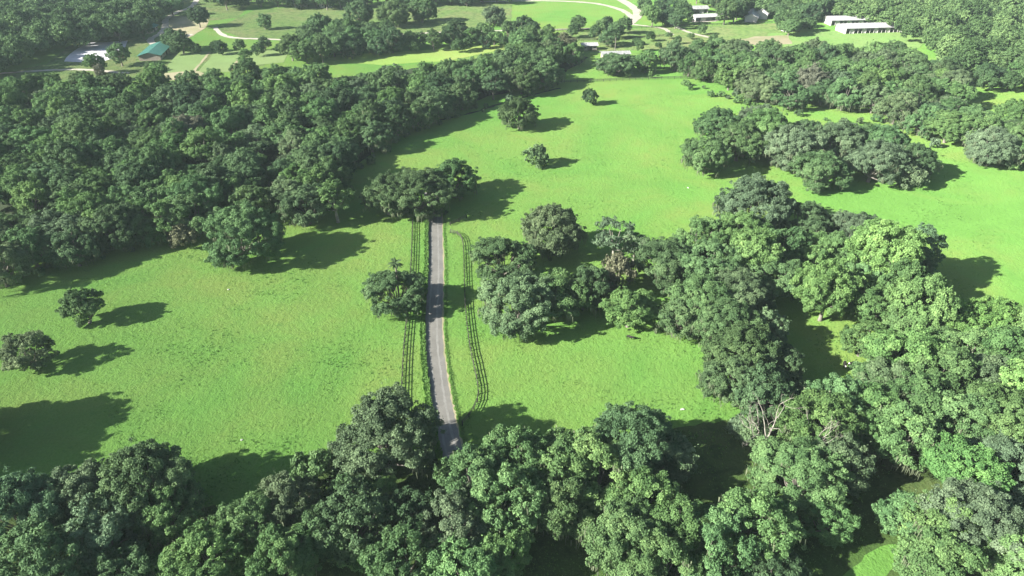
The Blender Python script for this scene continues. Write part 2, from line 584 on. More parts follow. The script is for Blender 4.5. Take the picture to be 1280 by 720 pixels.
CLASSES = {'oak': [4.2, 6.0, 8.0, 10.0], 'broad': [3.2, 4.4, 5.6, 7.5], 'slim': [2.6, 4.0], 'sparse': [3.0, 5.0], 'bush': [1.3, 2.6]}
NVAR = {'oak': 3, 'broad': 4, 'slim': 2, 'sparse': 2, 'bush': 2}
TREES = {k: [[build_tree(R, k, 1000 * i + 17 * j + len(k)) for j in range(NVAR[k])] for i, R in enumerate(c)] for k, c in CLASSES.items()}

# natural leaf colours
TINT = {
    'oak': (0.086, 0.142, 0.062),      # dull live-oak green
    'grey': (0.118, 0.168, 0.090),      # mossy greyish
    'deep': (0.060, 0.106, 0.050),
    'mid': (0.100, 0.176, 0.068),
    'fresh': (0.116, 0.196, 0.072),
    'lime': (0.140, 0.238, 0.074),
    'bright': (0.115, 0.235, 0.074),
    'blue': (0.092, 0.160, 0.088),
    'brown': (0.145, 0.150, 0.098),
}
NAME = {'oak': 'live_oak', 'broad': 'broadleaf_tree', 'slim': 'slender_tree', 'sparse': 'sparse_tree', 'bush': 'shrub'}
CAT = {'oak': 'oak tree', 'broad': 'tree', 'slim': 'tree', 'sparse': 'tree', 'bush': 'bush'}
LABELS = {}
planted = []


def plant(kind, x, y, r, tint, label, group=None, hs=1.0, name=None, trunk=True):
    ci = min(range(len(CLASSES[kind])), key=lambda i: abs(math.log(CLASSES[kind][i] / r)))
    T = random.choice(TREES[kind][ci])
    s = r / T['R']
    o = empty(name or NAME[kind], (x, y, 0), random.uniform(0, 2 * PI), (s * random.uniform(0.9, 1.1), s * random.uniform(0.9, 1.1), s * hs * random.uniform(0.94, 1.08)))
    tag(o, label, CAT[kind], group)
    if group is None:
        assert label not in LABELS, label
        LABELS[label] = 1
    c = TINT[tint]
    j = random.uniform(1.00, 1.40)
    cr = link('crown', T['crown'], o)
    cr.color = (c[0] * 0.96 * j * random.uniform(.94, 1.06), c[1] * 1.0 * j, c[2] * 0.95 * j * random.uniform(.9, 1.1), 1)
    if T['trunk'] and trunk:
        link('trunk', T['trunk'], o)
    if T['moss'] and trunk:
        link('moss_foliage', T['moss'], o)
    planted.append((x, y, r))
    return o


def px_plant(kind, u, v, w, tint, label, group=None, hs=1.0, name=None):
    """u, v: middle of the crown in the photograph; w: its width there"""
    r, z = 5, 6
    for _ in range(4):
        r = w / 2 / px_scale(v, z)
        h = {'oak': 5.0 + 1.0 * r, 'broad': 5 + 1.25 * r, 'slim': 6.5 + 2 * r, 'sparse': 6 + 1.6 * r, 'bush': 1.1 + 1.15 * r}[kind]
        ci = min(range(len(CLASSES[kind])), key=lambda i: abs(math.log(CLASSES[kind][i] / r)))
        T = TREES[kind][ci][0]
        z = T['zc'] * (r / T['R']) * hs
    x, y = at(u, v, z)
    return plant(kind, x, y, r, tint, label, group, hs, name)


TABLE = '''
oak 1132 646 56 mid 0.9 low oak rising from the pool of shade
oak 934 170 54 mid 0.9 mid-green oak between the dark ones midway along the moss-draped copse
oak 968 186 54 grey 0.9 mossy oak in the front row of the copse beside its notch
oak 300 292 100 mid 1 round live oak standing alone against the big wood, long shadow beside it
oak 494 364 80 oak 0.85 dark spreading oak overhanging the lane between two fences
oak 484 243 66 oak 1 mossy oak at the wood end of the copse where the lane vanishes
oak 522 240 80 oak 1 broad oak whose crown covers the spot where the lane vanishes
oak 567 224 62 mid 0.95 rounder oak at the meadow end of the copse over the lane
oak 693 288 74 grey 1.15 tall moss-draped oak at the top of the middle clump
oak 629 326 70 oak 0.95 dark oak of the middle clump nearest the curved fence
oak 648 384 84 grey 1 large mossy oak at the front of the middle clump by the fence
oak 700 368 66 mid 1.05 oak in the heart of the middle clump, crown touching its mossy neighbours
oak 730 362 60 oak 1.05 oak at the shaded inner side of the middle clump
sparse 768 298 46 grey 0.9 sparse tall tree with a forked pale trunk behind the middle clump
sparse 794 306 30 grey 0.75 thin leaning crown beside the sparse forked tree
bush 774 344 42 brown 1.3 brownish withering bush below the sparse forked tree
broad 787 384 62 lime 0.8 vivid yellow-green tree between the middle clump and the large grove
bush 228 296 34 brown 1 dead brown bush at the edge of the big wood
sparse 418 246 44 fresh 1 bright slender tree at the corner of the big wood
oak 104 382 47 mid 1 small round oak alone in the meadow beyond its open-crowned twin
oak 36 441 52 grey 0.85 open ragged young oak alone at the meadow's edge
oak 649 142 46 oak 1 large round oak alone in the middle of the far meadow
bush 671 196 26 oak 1.25 small bushy tree alone in the meadow between two bigger shadows
bush 738 121 18 deep 1.5 small egg-shaped dark tree alone in the far meadow
bush 693 96 5 fresh 1.6 tiny sapling standing on the far fence line
bush 813 94 5 fresh 1.6 second tiny sapling on the far fence line, nearer the barns
oak 944 260 92 grey 1.1 mossy greyish oak crowning the top of the large grove
oak 1004 278 64 oak 1 dark round oak beside the mossy one topping the large grove
oak 1068 292 64 grey 0.9 greyish oak on the upper shoulder of the large grove
broad 926 290 66 fresh 0.95 yellow-green tree just below the mossy oak topping the large grove
oak 872 300 58 mid 1 oak on the upper flank of the large grove facing the middle clump
oak 838 328 72 oak 1 big oak at the large grove's edge opposite the sparse forked tree
broad 890 332 76 mid 1 full green tree inside the large grove behind its edge oak
broad 942 322 62 fresh 1.1 bright-topped tree in the centre of the large grove
broad 980 312 46 mid 1.2 narrow tree in the centre of the large grove
broad 1018 312 52 mid 1.1 mid-green tree behind the drooping crown of the large grove
broad 1048 316 48 fresh 1.1 fresh green tree under the greyish shoulder oak of the large grove
broad 1104 324 80 lime 1.3 brightest yellow-green tree of the large grove, round and tall
slim 1150 312 46 blue 1 bluish layered tree standing just clear of the large grove
broad 1036 362 76 fresh 1.15 big drooping pale green tree above the grassy hollow of the grove
broad 1076 350 46 mid 1 tree wedged between drooping crown and brightest tree of the grove
broad 1130 362 62 mid 1.35 tree on the outer flank of the grove beneath the brightest one
broad 968 350 58 mid 1 shaded tree behind the dark hollow of the large grove
oak 926 368 80 grey 1 greyish oak in the lower half of the large grove
oak 876 376 78 mid 1 broad oak at the lower flank of the large grove by the meadow
oak 848 396 56 oak 0.9 low oak at the meadow corner of the large grove
oak 908 408 80 oak 1 dense dark oak in the lower half of the large grove
oak 950 412 58 grey 1 grey-tinged oak bordering the grove's dark hollow
oak 922 442 84 oak 1.05 large dark oak bulging into the meadow from the lower grove
oak 962 458 66 oak 1 dark oak at the lip of the grove's shaded hollow
oak 912 474 66 oak 1 oak at the grove's lower tip beside the mown meadow corner
oak 952 492 58 oak 1 lowest oak of the large grove, just behind the bleached dead tree
broad 1093 384 56 fresh 1 rounded tree on the bank behind the sunlit hollow
oak 1080 424 46 mid 1 compact oak at the far edge of the sunlit hollow
broad 1148 386 64 fresh 1.55 pale leaning tree above the wood's outer corner
broad 1144 412 62 mid 1 tree below the pale leaning one at the wood's outer corner
broad 1130 444 78 fresh 1 wide fresh tree between hollow and wooded slope
broad 1192 410 74 lime 0.95 bright domed tree at the wood edge facing the big cast shadow
broad 1240 404 66 lime 0.95 second bright domed tree at the wood edge facing the big cast shadow
broad 1274 412 56 fresh 1 outermost bright tree of the wood edge facing the big cast shadow
broad 1208 446 82 fresh 1 full bright tree behind the pair of domed trees
broad 1258 448 76 mid 1.1 tall shaded tree behind the pair of domed trees
oak 1100 472 56 mid 0.9 oak bordering the shaded hollow where two cattle stand
oak 1112 478 70 grey 1 mossy oak beyond the cattle in the shaded hollow
broad 1176 474 76 fresh 1 fresh tree in the middle of the wooded slope
oak 1222 486 82 grey 1 greyish crown high on the wooded slope
broad 1268 484 76 lime 1 bright crown high on the wooded slope at the picture's edge
oak 1044 508 76 mid 1 wide oak along the near rim of the cattle hollow
bush 1000 494 36 grey 1.1 grey bush between the dead tree and the cattle hollow
oak 1090 518 80 mid 1 oak next along the near rim of the cattle hollow
oak 1142 510 84 mid 1 oak in the dip between wooded slope and cattle hollow
oak 1196 528 90 fresh 1 pale oak in the lower wooded slope
broad 1252 530 92 mid 1.05 deep-crowned tree in the lower wooded slope
oak 1026 528 92 fresh 1 pale green oak right beside the bleached dead tree
oak 1122 540 88 fresh 1 spreading oak above the dark pool of shade
oak 1002 598 104 mid 1 spreading oak in front of the bleached dead tree
oak 1048 580 66 grey 1 mossy oak leaning over the dark pool of shade
oak 1034 654 54 mid 0.9 small oak below the dark pool of shade
broad 1208 588 88 bright 1 vivid green tree with hanging vines beside the pool of shade
oak 1252 592 104 grey 1 moss-hung oak behind the vivid vine-clad tree
oak 1176 662 88 fresh 1 pale oak beneath the pool of shade
oak 1226 654 118 grey 1 great moss-hung oak in the bottom corner wood
oak 1156 704 66 fresh 0.9 pale oak beside the small sunlit gap at the bottom
oak 1276 700 120 fresh 1 pale oak filling the bottom corner of the wood
oak 1200 716 104 mid 1 oak between the sunlit gap and the corner oak
oak 938 654 98 fresh 0.95 pale spreading oak below the wide shaded opening
oak 888 690 96 mid 1 oak in the belt below the pale spreading oak
oak 968 716 70 deep 0.8 dark oak at the frame's lower edge below the pale spreading oak
bush 962 708 34 bright 1 small vivid green bush at the foot of the belt
broad 850 660 74 mid 1 tree in the belt between the shaded opening and the lower edge
oak 800 553 112 oak 1.05 tall rounded oak whose crown juts highest into the meadow
oak 838 574 56 grey 1 mossy crown at the brink of the wide shaded opening
oak 748 592 94 fresh 1 pale crown in the belt below the highest oak
oak 808 628 96 mid 1 broad crown in the belt under the brink of the shaded opening
oak 792 684 98 fresh 1 pale broad crown low in the belt beside the dark gap
oak 832 708 96 mid 1 crown at the lower edge two trees from the dark gap
oak 698 582 96 fresh 1 bright oak with a pale bare branch showing in its crown
oak 642 568 86 mid 1 oak at the belt's meadow edge, second from the lane
oak 590 594 92 mid 1 oak at the belt's edge that touches the lane
oak 712 632 80 oak 1 dark crown above the dark gap in the belt
oak 628 622 98 mid 1 full crown in the belt behind the lane-side oak
oak 562 660 92 grey 1 greyish oak where the lane disappears beneath the belt
oak 628 694 70 mid 1 crown beside the dark gap, lane side
oak 584 716 100 fresh 1 pale crown at the lower edge, lane side
oak 478 552 126 grey 1 great mossy oak beside the lane where it enters the near belt
bush 396 592 54 oak 1.2 low dusky scrub at the foot of the great mossy oak
oak 442 622 58 oak 1 dark crown behind the great mossy oak
broad 476 616 46 lime 0.9 small lime-green tree in front of the great mossy oak
oak 508 650 70 deep 0.9 deep green crown above the pair of round bushes
oak 446 656 78 oak 1 dull crown between the pale oak and the pair of round bushes
bush 424 692 30 fresh 1.3 first of two round bushes in the belt's shade
bush 442 698 28 fresh 1.3 second of two round bushes in the belt's shade, brighter
oak 502 700 80 mid 1 crown at the lower edge beside the two round bushes
oak 362 626 80 grey 1 tall oak with pale bare limbs on its meadow side
oak 312 656 84 mid 1 smooth pale dome beside the dark wedge of shade
oak 258 700 88 mid 1 crown below the dark wedge of shade
oak 350 690 88 mid 1 crown at the lower edge below the smooth dome
oak 404 668 64 oak 1 shaded crown behind the smooth dome
oak 182 602 108 oak 1 tall dense oak jutting into the meadow by the dark wedge
oak 206 642 84 mid 1 lumpy crown below the tall dense oak
oak 92 620 90 grey 1 greyish oak behind the tall dense oak
oak 22 642 112 blue 1 bluish-grey oak filling the corner of the belt
oak 66 694 108 oak 1 dark oak at the lower edge of the belt's corner
oak 130 664 76 grey 1 mossy crown between the corner oaks
bush 194 706 34 bright 1 bright green bush glowing in the belt's shade
oak 152 716 70 oak 0.9 shaded crown next to the glowing green bush
oak 894 156 52 mid 0.9 small domed oak at the near end of the moss-draped copse
oak 884 194 60 mid 0.95 low rounded oak at the front tip of the moss-draped copse
oak 924 178 58 oak 1 dark oak behind the front tip of the moss-draped copse
oak 950 152 50 grey 0.9 oak topping the moss-draped copse
oak 962 164 58 mid 1 oak in the middle of the moss-draped copse, far row
oak 986 186 62 grey 1 oak with curtains of moss at the copse's notch
oak 1008 166 46 oak 0.85 dark oak in the far row of the moss-draped copse
oak 1034 172 44 mid 0.85 next oak in the far row of the moss-draped copse
oak 1052 180 60 grey 1 mossy oak in the thick of the moss-draped copse
oak 1084 176 54 mid 0.9 oak on the crest of the copse's wider half
oak 1030 212 62 mid 0.9 low oak at the front of the copse's wider half
oak 1108 180 56 mid 1 oak at the shoulder of the copse's wider half
oak 1092 204 60 grey 1 moss-hung oak at the copse's front beside a pale shrub
oak 1144 200 52 oak 1 outermost oak of the copse, throwing the long ragged shadow
bush 1139 222 32 grey 1.2 pale mossy shrub at the outer foot of the copse
oak 772 81 50 oak 0.62 dark clump of oak in front of the grey-roofed shed
oak 760 46 26 oak 0.9 dark tree between the two small sheds
oak 808 76 30 mid 1 single tree at the start of the far wood's edge
oak 655 37 36 deep 1 tall dark tree rising over the far end of the big wood
oak 447 17 36 oak 1.1 big round tree in the far fields beyond the hedge row
oak 493 18 40 oak 0.95 broad tree next to the big round one in the far fields
oak 527 13 34 mid 1.1 last of three big trees in the far fields
oak 568 38 30 oak 1 single dark tree in the far hedge row
oak 605 40 24 mid 1 tree at the hedge row's open end
oak 618 20 30 grey 0.9 pale thin tree beyond the hedge row's end
oak 330 27 17 mid 1 lone bush-like tree in the far field by the curving track
oak 330 54 15 oak 1 small tree beside the paddock corner
slim 200 92 20 fresh 1.1 tall slender tree in front of the teal-roofed barn
bush 187 84 12 oak 1.3 round bush by the teal-roofed barn's end wall
broad 149 68 24 mid 1 spreading tree beside the pale riding arena
broad 118 78 22 mid 1 tree at the near corner of the pale riding arena
slim 124 88 12 brown 0.9 reddish thin tree near the riding arena
broad 145 34 34 oak 1 tree behind the riding arena
broad 176 33 28 deep 1 dark tree beside the small teal shed
broad 213 48 22 oak 1.1 tree in front of the sandy drive
broad 226 52 22 oak 1 second tree in front of the sandy drive, beside the paddock
broad 247 20 26 deep 1 dark tree on the bend of the sandy drive
broad 213 6 26 mid 1 tree at the top of the sandy drive
slim 306 72 16 fresh 1 tall thin tree at the paddock's near corner
'''
for line in TABLE.strip().splitlines():
    kind, u, v, w, tint, hs, label = line.split(' ', 6)
    px_plant(kind, float(u), float(v), float(w), tint, label, hs=float(hs))

# trees just outside the frame whose shadows fall into it
for k, (u, v, w) in enumerate([(-86, 524, 118), (-112, 570, 112)]):
    px_plant('oak', u, v, w, 'oak', 'oak at the meadow corner throwing a broad shadow over the grass', 'oaks shading the meadow corner')


def inside(p, poly):
    x, y = p
    c = False
    n = len(poly)
    for i in range(n):
        (x0, y0), (x1, y1) = poly[i], poly[(i + 1) % n]
        if (y0 > y) != (y1 > y) and x < (x1 - x0) * (y - y0) / (y1 - y0) + x0:
            c = not c
    return c


PENDING = []


def fill(pix, spacing, mixk, zone, rad, zc=8.0, avoid=0.75, limit=9999, seed=1, hs=1.0, only_stuff=False):
    """plants a wood: random close-packed trees inside a surveyed outline"""
    rr = random.Random(seed)
    poly = [at(u, v, zc) for u, v in pix]
    xs, ys = [p[0] for p in poly], [p[1] for p in poly]
    pts = []
    PL = np.array([(q[0], q[1], (avoid * (rad[0] + q[2])) ** 2) for q in planted])
    PP = np.full((4000, 2), 1e9)
    for _ in range(int(40 * (max(xs) - min(xs)) * (max(ys) - min(ys)) / spacing ** 2)):
        p = (rr.uniform(min(xs), max(xs)), rr.uniform(min(ys), max(ys)))
        if not inside(p, poly):
            continue
        if len(pts) and ((PP[:len(pts), 0] - p[0]) ** 2 + (PP[:len(pts), 1] - p[1]) ** 2).min() < spacing ** 2:
            continue
        if (((PL[:, 0] - p[0]) ** 2 + (PL[:, 1] - p[1]) ** 2) < PL[:, 2]).any():
            continue
        PP[len(pts)] = p
        pts.append(p)
        if len(pts) >= limit:
            break
    if only_stuff:
        return pts
    for p in pts:
        planted.append((p[0], p[1], (rad[0] + rad[1]) / 2))
        kind, tint, word = rr.choices([m[:3] for m in mixk], [m[3] for m in mixk])[0]
        r = rr.uniform(*rad)
        lab = '%s %s' % (word, zone)
        PENDING.append((kind, p[0], p[1], r, tint, lab, lab, hs * rr.uniform(0.85, 1.2)))
    return pts


WOODMIX = [('broad', 'mid', 'mid-green round-topped tree', 4), ('broad', 'oak', 'dull dark round-topped tree', 2.2), ('broad', 'fresh', 'fresh green tree', 2),
           ('broad', 'deep', 'very dark tree', 0.5), ('oak', 'grey', 'greyish mossy oak', 1.4), ('oak', 'mid', 'spreading green oak', 2), ('broad', 'brown', 'bare brownish tree', 0.12)]
LEFT_EDGE = [(0, 326), (60, 308), (115, 292), (190, 282), (250, 262), (262, 262), (330, 252), (400, 256), (432, 222), (400, 225), (330, 228), (250, 240), (180, 255), (110, 265), (50, 285), (-20, 300), (-20, 330)]
fill(LEFT_EDGE, 8.6, [('oak', 'mid', 'spreading green oak', 3), ('oak', 'oak', 'dull dark oak', 3), ('oak', 'grey', 'greyish mossy oak', 2)], 'along the meadow edge of the big wood', (5.5, 7.5), 8, 0.55, seed=3)
fill([(432, 222), (428, 205), (455, 172), (500, 148), (545, 128), (600, 106), (650, 98), (690, 86), (680, 76), (640, 82), (590, 92), (540, 108), (490, 128), (440, 155), (400, 190), (400, 225)],
     9.0, [('oak', 'mid', 'spreading green oak', 3), ('oak', 'oak', 'dull dark oak', 4), ('broad', 'deep', 'very dark tree', 1)], 'on the shadowed far flank of the big wood', (5.5, 7.5), 8, 0.55, seed=4)
fill([(-30, 305), (50, 285), (110, 265), (180, 255), (250, 240), (330, 228), (400, 225), (400, 190), (430, 160), (300, 165), (150, 175), (0, 190), (-50, 200)],
     8.3, WOODMIX, 'in the near half of the big wood', (4.2, 6.4), 8, 0.62, seed=5)
fill([(-60, 200), (0, 188), (150, 173), (300, 163), (430, 158), (490, 128), (540, 108), (420, 112), (300, 118), (150, 128), (0, 135), (-60, 140)],
     8.6, WOODMIX, 'in the middle of the big wood', (4.4, 6.4), 8, 0.62, seed=6)
fill([(-60, 138), (0, 132), (150, 126), (300, 116), (420, 110), (540, 106), (590, 92), (640, 82), (680, 74), (722, 64), (708, 50), (660, 46), (635, 70), (600, 78), (560, 85), (480, 94), (400, 97), (340, 90), (240, 97), (100, 104), (0, 100), (-60, 104)],
     9.2, WOODMIX, 'at the far fringe of the big wood', (4.8, 6.6), 8, 0.62, seed=7)
SCRUB = [('bush', 'mid', 'low green scrub bush', 3), ('bush', 'oak', 'low dull scrub bush', 2), ('bush', 'grey', 'low greyish scrub bush', 1), ('bush', 'fresh', 'low bright scrub bush', 1)]
for sd, (poly_, where, cnt) in enumerate([
        ([(0, 350), (60, 328), (130, 312), (200, 300), (250, 290), (250, 300), (200, 308), (130, 322), (60, 340), (0, 362)], 'in the grass along the big wood', 26),
        ([(440, 216), (470, 188), (520, 160), (580, 138), (640, 120), (700, 104), (700, 110), (640, 128), (580, 146), (520, 168), (475, 196), (445, 222)], 'on the shaded far margin of the big wood', 24),
        ([(845, 100), (920, 116), (960, 132), (1040, 146), (1110, 152), (1150, 170), (1200, 190), (1280, 214), (1280, 220), (1200, 196), (1150, 176), (1100, 158), (1040, 152), (950, 140), (845, 106)], 'along the front of the wood behind the mossy copse', 24)]):
    fill(poly_, 4.0, SCRUB, where, (0.6, 1.7), 0.5, 0.35, limit=cnt, seed=50 + sd)
# wood beyond the moss-draped copse
FARMIX = [('oak', 'mid', 'spreading green oak', 3), ('oak', 'oak', 'dull dark oak', 2), ('oak', 'grey', 'greyish mossy oak', 2), ('broad', 'fresh', 'fresh green tree', 2), ('broad', 'brown', 'bare brownish tree', 0.15)]
fill([(842, 62), (900, 56), (1000, 60), (1120, 62), (1200, 84), (1205, 115), (1150, 112), (1050, 108), (950, 100), (905, 88), (845, 80)],
     9.5, FARMIX, 'in the back rows of the wood behind the mossy copse', (5.2, 7.4), 8, 0.6, seed=8)
fill([(905, 88), (950, 96), (1050, 102), (1150, 112), (1205, 130), (1290, 156), (1300, 196), (1240, 182), (1205, 158), (1150, 150), (1110, 122), (1060, 118), (1000, 114), (950, 106)],
     9.5, FARMIX, 'in the front rows of the wood behind the mossy copse', (5.5, 7.6), 8, 0.6, seed=9)
HEDGE = [('broad', 'oak', 'dull dark tree', 3), ('broad', 'mid', 'green tree', 3), ('oak', 'deep', 'very dark oak', 1.5)]
fill([(360, 62), (395, 34), (480, 36), (495, 52), (440, 58), (400, 64)], 8.5, HEDGE, 'in the thick end of the far hedge row', (5, 7), 7, 0.6, seed=10)
fill([(495, 55), (500, 48), (560, 46), (640, 42), (640, 50), (560, 55)], 8, HEDGE, 'in the thin end of the far hedge row', (2.8, 4.6), 5, 0.6, seed=11)
fill([(215, 62), (228, 54), (300, 56), (380, 58), (375, 62), (300, 61)], 8, HEDGE, 'in the row above the paddocks', (2.2, 3.8), 4, 0.6, seed=12, limit=9)
fill([(700, 26), (760, 22), (795, 34), (770, 38), (700, 36)], 13, HEDGE, 'scattered about the far sheds', (3.0, 4.6), 6, 0.6, seed=13)
fill([(790, 48), (880, 34), (900, 50), (840, 60), (800, 62)], 13, HEDGE, 'scattered on the rough field before the white house', (1.6, 3.0), 3, 0.6, seed=14)
fill([(800, 0), (860, 3), (866, 10), (850, 26), (815, 22)], 9, HEDGE, 'beside the long low building', (3.5, 5.2), 6, 0.6, seed=15)
fill([(870, -6), (1000, -8), (1040, 6), (1025, 16), (960, 12), (935, 8), (890, 4)], 9, HEDGE, 'behind the white house', (4.5, 6.5), 6, 0.6, seed=16)
fill([(905, 8), (925, 8), (925, 20), (905, 20)], 9, HEDGE, 'between long building and white house', (5, 6.5), 6, 0.5, seed=17)
fill([(975, 16), (1005, 14), (1015, 30), (995, 34), (975, 30)], 8, HEDGE, 'between white house and long stables', (4.0, 5.6), 6, 0.5, seed=18)
fill([(1225, 92), (1290, 76), (1290, 96), (1240, 102)], 9, HEDGE, 'in the little row across the side clearing', (3, 5), 6, 0.5, seed=19)
fill([(255, -8), (420, -6), (640, -10), (640, -5), (560, -2), (470, -2), (430, 0), (400, 2), (330, 0), (270, 2)], 9.5, HEDGE, 'in the tree line at the top of the far fields', (4.5, 6.5), 6, 0.6, seed=20)

# ------------------------------------------------------------------ far woods that read as one mass
LOW = []
for i in range(6):
    LOW.append(build_tree(5.6, 'broad', 900 + i))


def wood_mass(name, pix, spacing, seed, label, tints, given=None):
    pts = given or fill(pix, spacing, None, '', (5, 6), 8, 0.7, seed=seed, only_stuff=True)
    g = np.random.default_rng(seed)
    mb = MB()
    cache = wood_mass.cache
    if not cache:
        for T in LOW:
            me = T['crown']
            co = np.empty(len(me.vertices) * 3, np.float32)
            me.vertices.foreach_get('co', co)
            co = co.reshape(-1, 4, 3)
            tn = np.empty(len(me.polygons), np.float32)
            me.attributes['tint'].data.foreach_get('value', tn)
            k = np.random.default_rng(3).permutation(len(co))[:int(len(co) * 0.16)]
            cen = co[k].mean(1, keepdims=True)
            cache.append(((co[k] - cen) * 2.15 + cen, tn[k]))
    for pt in pts:
        x, y = pt[:2]
        co, tn = cache[g.integers(len(cache))]
        a = g.uniform(0, 6.28)
        s = pt[2] / 5.6 if len(pt) > 2 else g.uniform(0.85, 1.3)
        ca, sa = math.cos(a) * s, math.sin(a) * s
        V = co.reshape(-1, 3)
        W = np.stack([V[:, 0] * ca - V[:, 1] * sa + x, V[:, 0] * sa + V[:, 1] * ca + y, V[:, 2] * s * g.uniform(0.85, 1.2)], 1)
        mb.quads(W, np.arange(len(W)).reshape(-1, 4), tn * g.uniform(0.62, 1.35))
    o = link(name, mb.mesh(name, M['leaf']))
    o.color = (*TINT[tints], 1)
    tag(o, label, 'woodland', kind='stuff')
    print(name, len(pts))


wood_mass.cache = []
wood_mass('far_wood', [(-80, -20), (205, -20), (200, 14), (165, 24), (130, 40), (100, 46), (55, 46), (22, 70), (-20, 80), (-90, 100)], 9.0, 31,
          'hazy dark wood behind the riding arena reading as one mass', 'mid')
wood_mass('far_wood', [(1045, 8), (1040, -22), (1360, -22), (1400, 130), (1320, 128), (1284, 76), (1240, 84), (1205, 84), (1165, 50), (1130, 30), (1095, 18)], 9.0, 32,
          'pale hazy wood beyond the long stables reading as one mass', 'fresh')
wood_mass('far_wood', [(-100, -44), (1400, -44), (1360, -22), (-80, -22)], 15.0, 33,
          'farthest woodland along the top of the view', 'mid')

for q in [q for q in PENDING if q[0] == 'bush']:
    plant(*q)
    planted.pop()
# of each kind the 300 that show largest stand as trees of their own, the rest as one mass
for kind in ('oak', 'broad'):
    mine = sum(1 for o in COL.objects if o.parent is None and o.name.split('.')[0] == NAME[kind])
    todo = sorted([q for q in PENDING if q[0] == kind], key=lambda q: -q[3] / math.sqrt(q[1] ** 2 + q[2] ** 2 + CAM_H ** 2))
    for q in todo[:300 - mine]:
        plant(*q)
        planted.pop()
    rest = todo[300 - mine:]
    print(kind, mine, len(todo), 'rest', len(rest))
    if rest:
        wood_mass('far_trees', None, 0, 40, 'small far trees of the hedge rows and tree lines beyond the big wood', 'mid', [(q[1], q[2], q[3]) for q in rest])

sheet('clearing', [(1070, 704), (1084, 696), (1096, 688), (1108, 680), (1120, 682), (1124, 694), (1118, 708), (1104, 722), (1082, 736), (1060, 742), (1050, 730), (1058, 716)], 0.012, M['meadow'], 1.2, 0.22)
# ------------------------------------------------------------------ bleached dead trees
def dead_tree(seed, u, v, h, label, lean):
    g = np.random.default_rng(seed)
    tk = MB()
    br = []

    def grow(p, d, L, r, depth, target):
        pts, q = [p], p
        n = 5
        for k in range(n):
            d = unit(d + g.normal(0, 0.14, 3) + np.array([0, 0, 0.04]))
            q = q + d * L / n
            pts.append(q)
        target.tube(pts, np.linspace(r, r * (0.55 if depth else 0.15), n + 1), 6)
        if depth > 0:
            for _ in range(2 if depth > 1 else 3):
                nd = unit(d + g.normal(0, 0.55, 3))
                grow(q, nd, L * g.uniform(0.5, 0.8), r * 0.52, depth - 1, target)
    x, y = at(u, v)
    o = empty('dead_tree', (x, y, 0))
    tag(o, label, 'dead tree')
    grow(np.array([0, 0, -0.2]), unit(np.array([lean[0], lean[1], 1.0])), h * 0.38, 0.24, 0, tk)
    top = tk.v[-1][-6:].mean(0)
    link('trunk', tk.mesh('dead_trunk', M['bleached'], True), o)
    for k in range(4):
        b = MB()
        a = k * 1.57 + g.uniform(0, 0.8)
        grow(top - [0, 0, 0.3], unit(np.array([math.cos(a) * 0.6 + lean[0], math.sin(a) * 0.6, 0.9])), h * 0.26, 0.13, 3, b)
        link('limb', b.mesh('dead_limb', M['bleached'], True), o)


dead_tree(2, 966, 580, 16, 'bleached dead tree forking above the wide shaded opening', (-0.1, 0.05))
dead_tree(5, 988, 586, 15, 'second bleached dead tree, leaning towards the cattle hollow', (0.35, 0.0))
dead_tree(9, 950, 560, 9, 'small bleached dead tree with crooked stem beside the forked one', (-0.2, 0.1))
for k, (u, v, w, lab) in enumerate([(940, 540, 34, 'grey scrub bush at the foot of the small dead tree'), (962, 566, 30, 'tangled grey scrub bush between the dead trunks'),
                                    (925, 534, 24, 'low grey scrub bush where meadow meets the shaded opening')]):
    px_plant('bush', u, v, w, 'grey', lab, hs=1.1)

# ------------------------------------------------------------------ palms
def palm(u, v, h, label, r=1.9):
    x, y = at(u, v, h)
    g = np.random.default_rng(int(u))
    o = empty('palm_tree', (x, y, 0))
    tag(o, label, 'palm')
    tk = MB()
    tk.tube([(0, 0, -.2), (0.1, 0, h * .5), (0, 0.1, h)], [0.24, 0.2, 0.2], 8)
    link('trunk', tk.mesh('palm_trunk', M['bark'], True), o)
    for k in range(22):
        f = MB()
        a = k * 2.4
        el = g.uniform(-0.4, 1.3)
        n = 6
        t = np.linspace(0, 1, n)
        rr_ = r * t * math.cos(el * 0.6) * 1.1
        zz = h + r * t * math.sin(el) - 0.9 * t * t
        ux, uy = math.cos(a), math.sin(a)
        w = 0.28 * np.sin(PI * np.clip(t * 0.9 + 0.1, 0, 1)) + 0.03
        A = np.stack([rr_ * ux - w * uy, rr_ * uy + w * ux, zz - w * 0.4], 1)
        B = np.stack([rr_ * ux, rr_ * uy, zz], 1)
        Cc = np.stack([rr_ * ux + w * uy, rr_ * uy - w * ux, zz - w * 0.4], 1)
        f.quads(np.concatenate([A, B, Cc]), [(i, i + 1, n + i + 1, n + i) for i in range(n - 1)] + [(n + i, n + i + 1, 2 * n + i + 1, 2 * n + i) for i in range(n - 1)])
        fo = link('frond', f.mesh('frond', M['leaf']), o)
        fo.color = (0.06, 0.10, 0.04, 1)


palm(494, 329, 12.2, 'cabbage palm poking out of the lane-side oak')
palm(770, 44, 11, 'drooping palm beside the small white-roofed shed', 2.6)

track([(262, 66), (240, 92)], 1.6, 0.09, 'dirt')
track([(305, 64), (288, 88)], 1.6, 0.10, 'dirt')
# ------------------------------------------------------------------ board fences
FENCELINES = []


